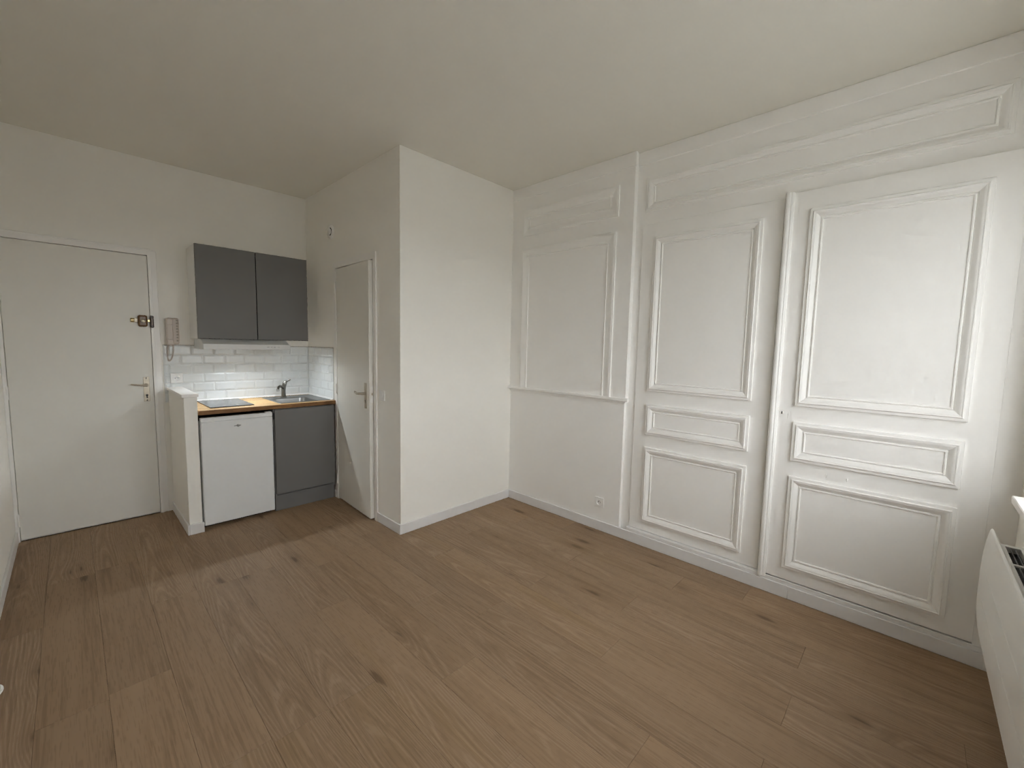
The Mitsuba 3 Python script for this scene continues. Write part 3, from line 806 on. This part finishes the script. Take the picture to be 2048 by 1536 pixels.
obj('sill', rbox(OX0 - 0.1, 2.44, GY - 0.03, -0.305, 0.8685, 0.897, 0.003), 'trim_paint', win)

rad = thing('radiator', 'white electric panel radiator with curved front under the window sill', 'radiator')
RX0, RX1 = 1.45, 2.61
zz = np.array([0.085, 0.11, 0.163, 0.215, 0.264, 0.31, 0.348, 0.40, 0.458, 0.525, 0.591, 0.65, 0.690, 0.700])
yy = np.interp(zz, [0.085, 0.163, 0.264, 0.348, 0.458, 0.591, 0.708], [-0.325, -0.304, -0.281, -0.270, -0.267, -0.269, -0.282])
from scipy.interpolate import CubicSpline
cs_ = CubicSpline([0.085, 0.163, 0.264, 0.348, 0.458, 0.591, 0.708], [-0.325, -0.304, -0.281, -0.270, -0.267, -0.269, -0.282])
zs = np.linspace(0.085, 0.700, 32)
fr_, bk_ = [(float(cs_(z)), z) for z in zs], [(float(cs_(z)) - 0.014, z) for z in zs]
lip = [(fr_[-1][0] - 0.003, 0.7055), (fr_[-1][0] - 0.007, 0.7075), (fr_[-1][0] - 0.011, 0.7055)]
obj('front_panel', extrude(fr_ + lip + bk_[::-1], 'x', RX0, RX1), 'radiator_paint', rad, smooth=40)
for z in (0.56, 0.44, 0.24):
    y = float(cs_(z))
    obj('rib', tube([(RX0 + 0.05, y - 0.0005, z), (RX1 - 0.10, y - 0.0005, z)], 0.0012, 8), 'radiator_paint', rad, smooth=True)
bt = join(box(RX0 + 0.02, RX1 - 0.034, YW + 0.014, YW + 0.017, 0.10, 0.658), box(RX0 + 0.02, RX0 + 0.022, YW + 0.014, -0.305, 0.12, 0.658), box(RX1 - 0.036, RX1 - 0.034, YW + 0.014, -0.305, 0.12, 0.658))
obj('casing', bt, 'radiator_paint', rad)
gx0, gx1, gy0, gy1 = RX0 + 0.02, RX1 - 0.034, YW + 0.010, -0.3045
GZ = 0.658
gr = box(gx0, gx1, gy0, gy1, GZ, GZ + 0.005)
cells = [(2.551 - i * 0.21 - 0.197, 2.551 - i * 0.21) for i in range(5)]
gri = obj('grille', cut(gr, *[box(a, b, gy0 + 0.009, gy1 - 0.014, GZ - 0.02, GZ + 0.02) for a, b in cells]), 'radiator_paint', rad)
for a, b in cells:
    for j in (1, 2):
        y = gy0 + 0.009 + j * (gy1 - gy0 - 0.023) / 3
        obj('slat', box(a, b, y - 0.0008, y + 0.0008, GZ - 0.004, GZ + 0.002), 'grey_print', gri)
obj('heating_element', box(gx0 + 0.01, gx1 - 0.01, gy0 + 0.008, gy1 - 0.004, 0.585, 0.636), 'black', rad)
for x in (RX0 + 0.2, RX1 - 0.25):
    obj('bracket', box(x - 0.015, x + 0.015, YW + 0.0003, YW + 0.0138, 0.15, 0.65), 'white_plastic', rad)

# ------------------------------------------------------------------ loop of white cable on the floor by the left wall
cable = thing('cable', 'end of a thin white cable loop on the floor at the left edge', 'cable')
th = np.linspace(-2.2, 2.2, 30)
lp = np.c_[-0.283 + 0.028 * np.cos(th), 2.535 + 0.045 * np.sin(th), 0.0075 + 0.004 * np.cos(th)]
lp = np.vstack([[(-0.3045, 2.36, 0.006), (-0.303, 2.46, 0.006)], lp, [(-0.303, 2.63, 0.006), (-0.3045, 2.72, 0.006)]])
obj('loop', tube(lp, 0.0052, 12), 'white_plastic', cable, smooth=True)
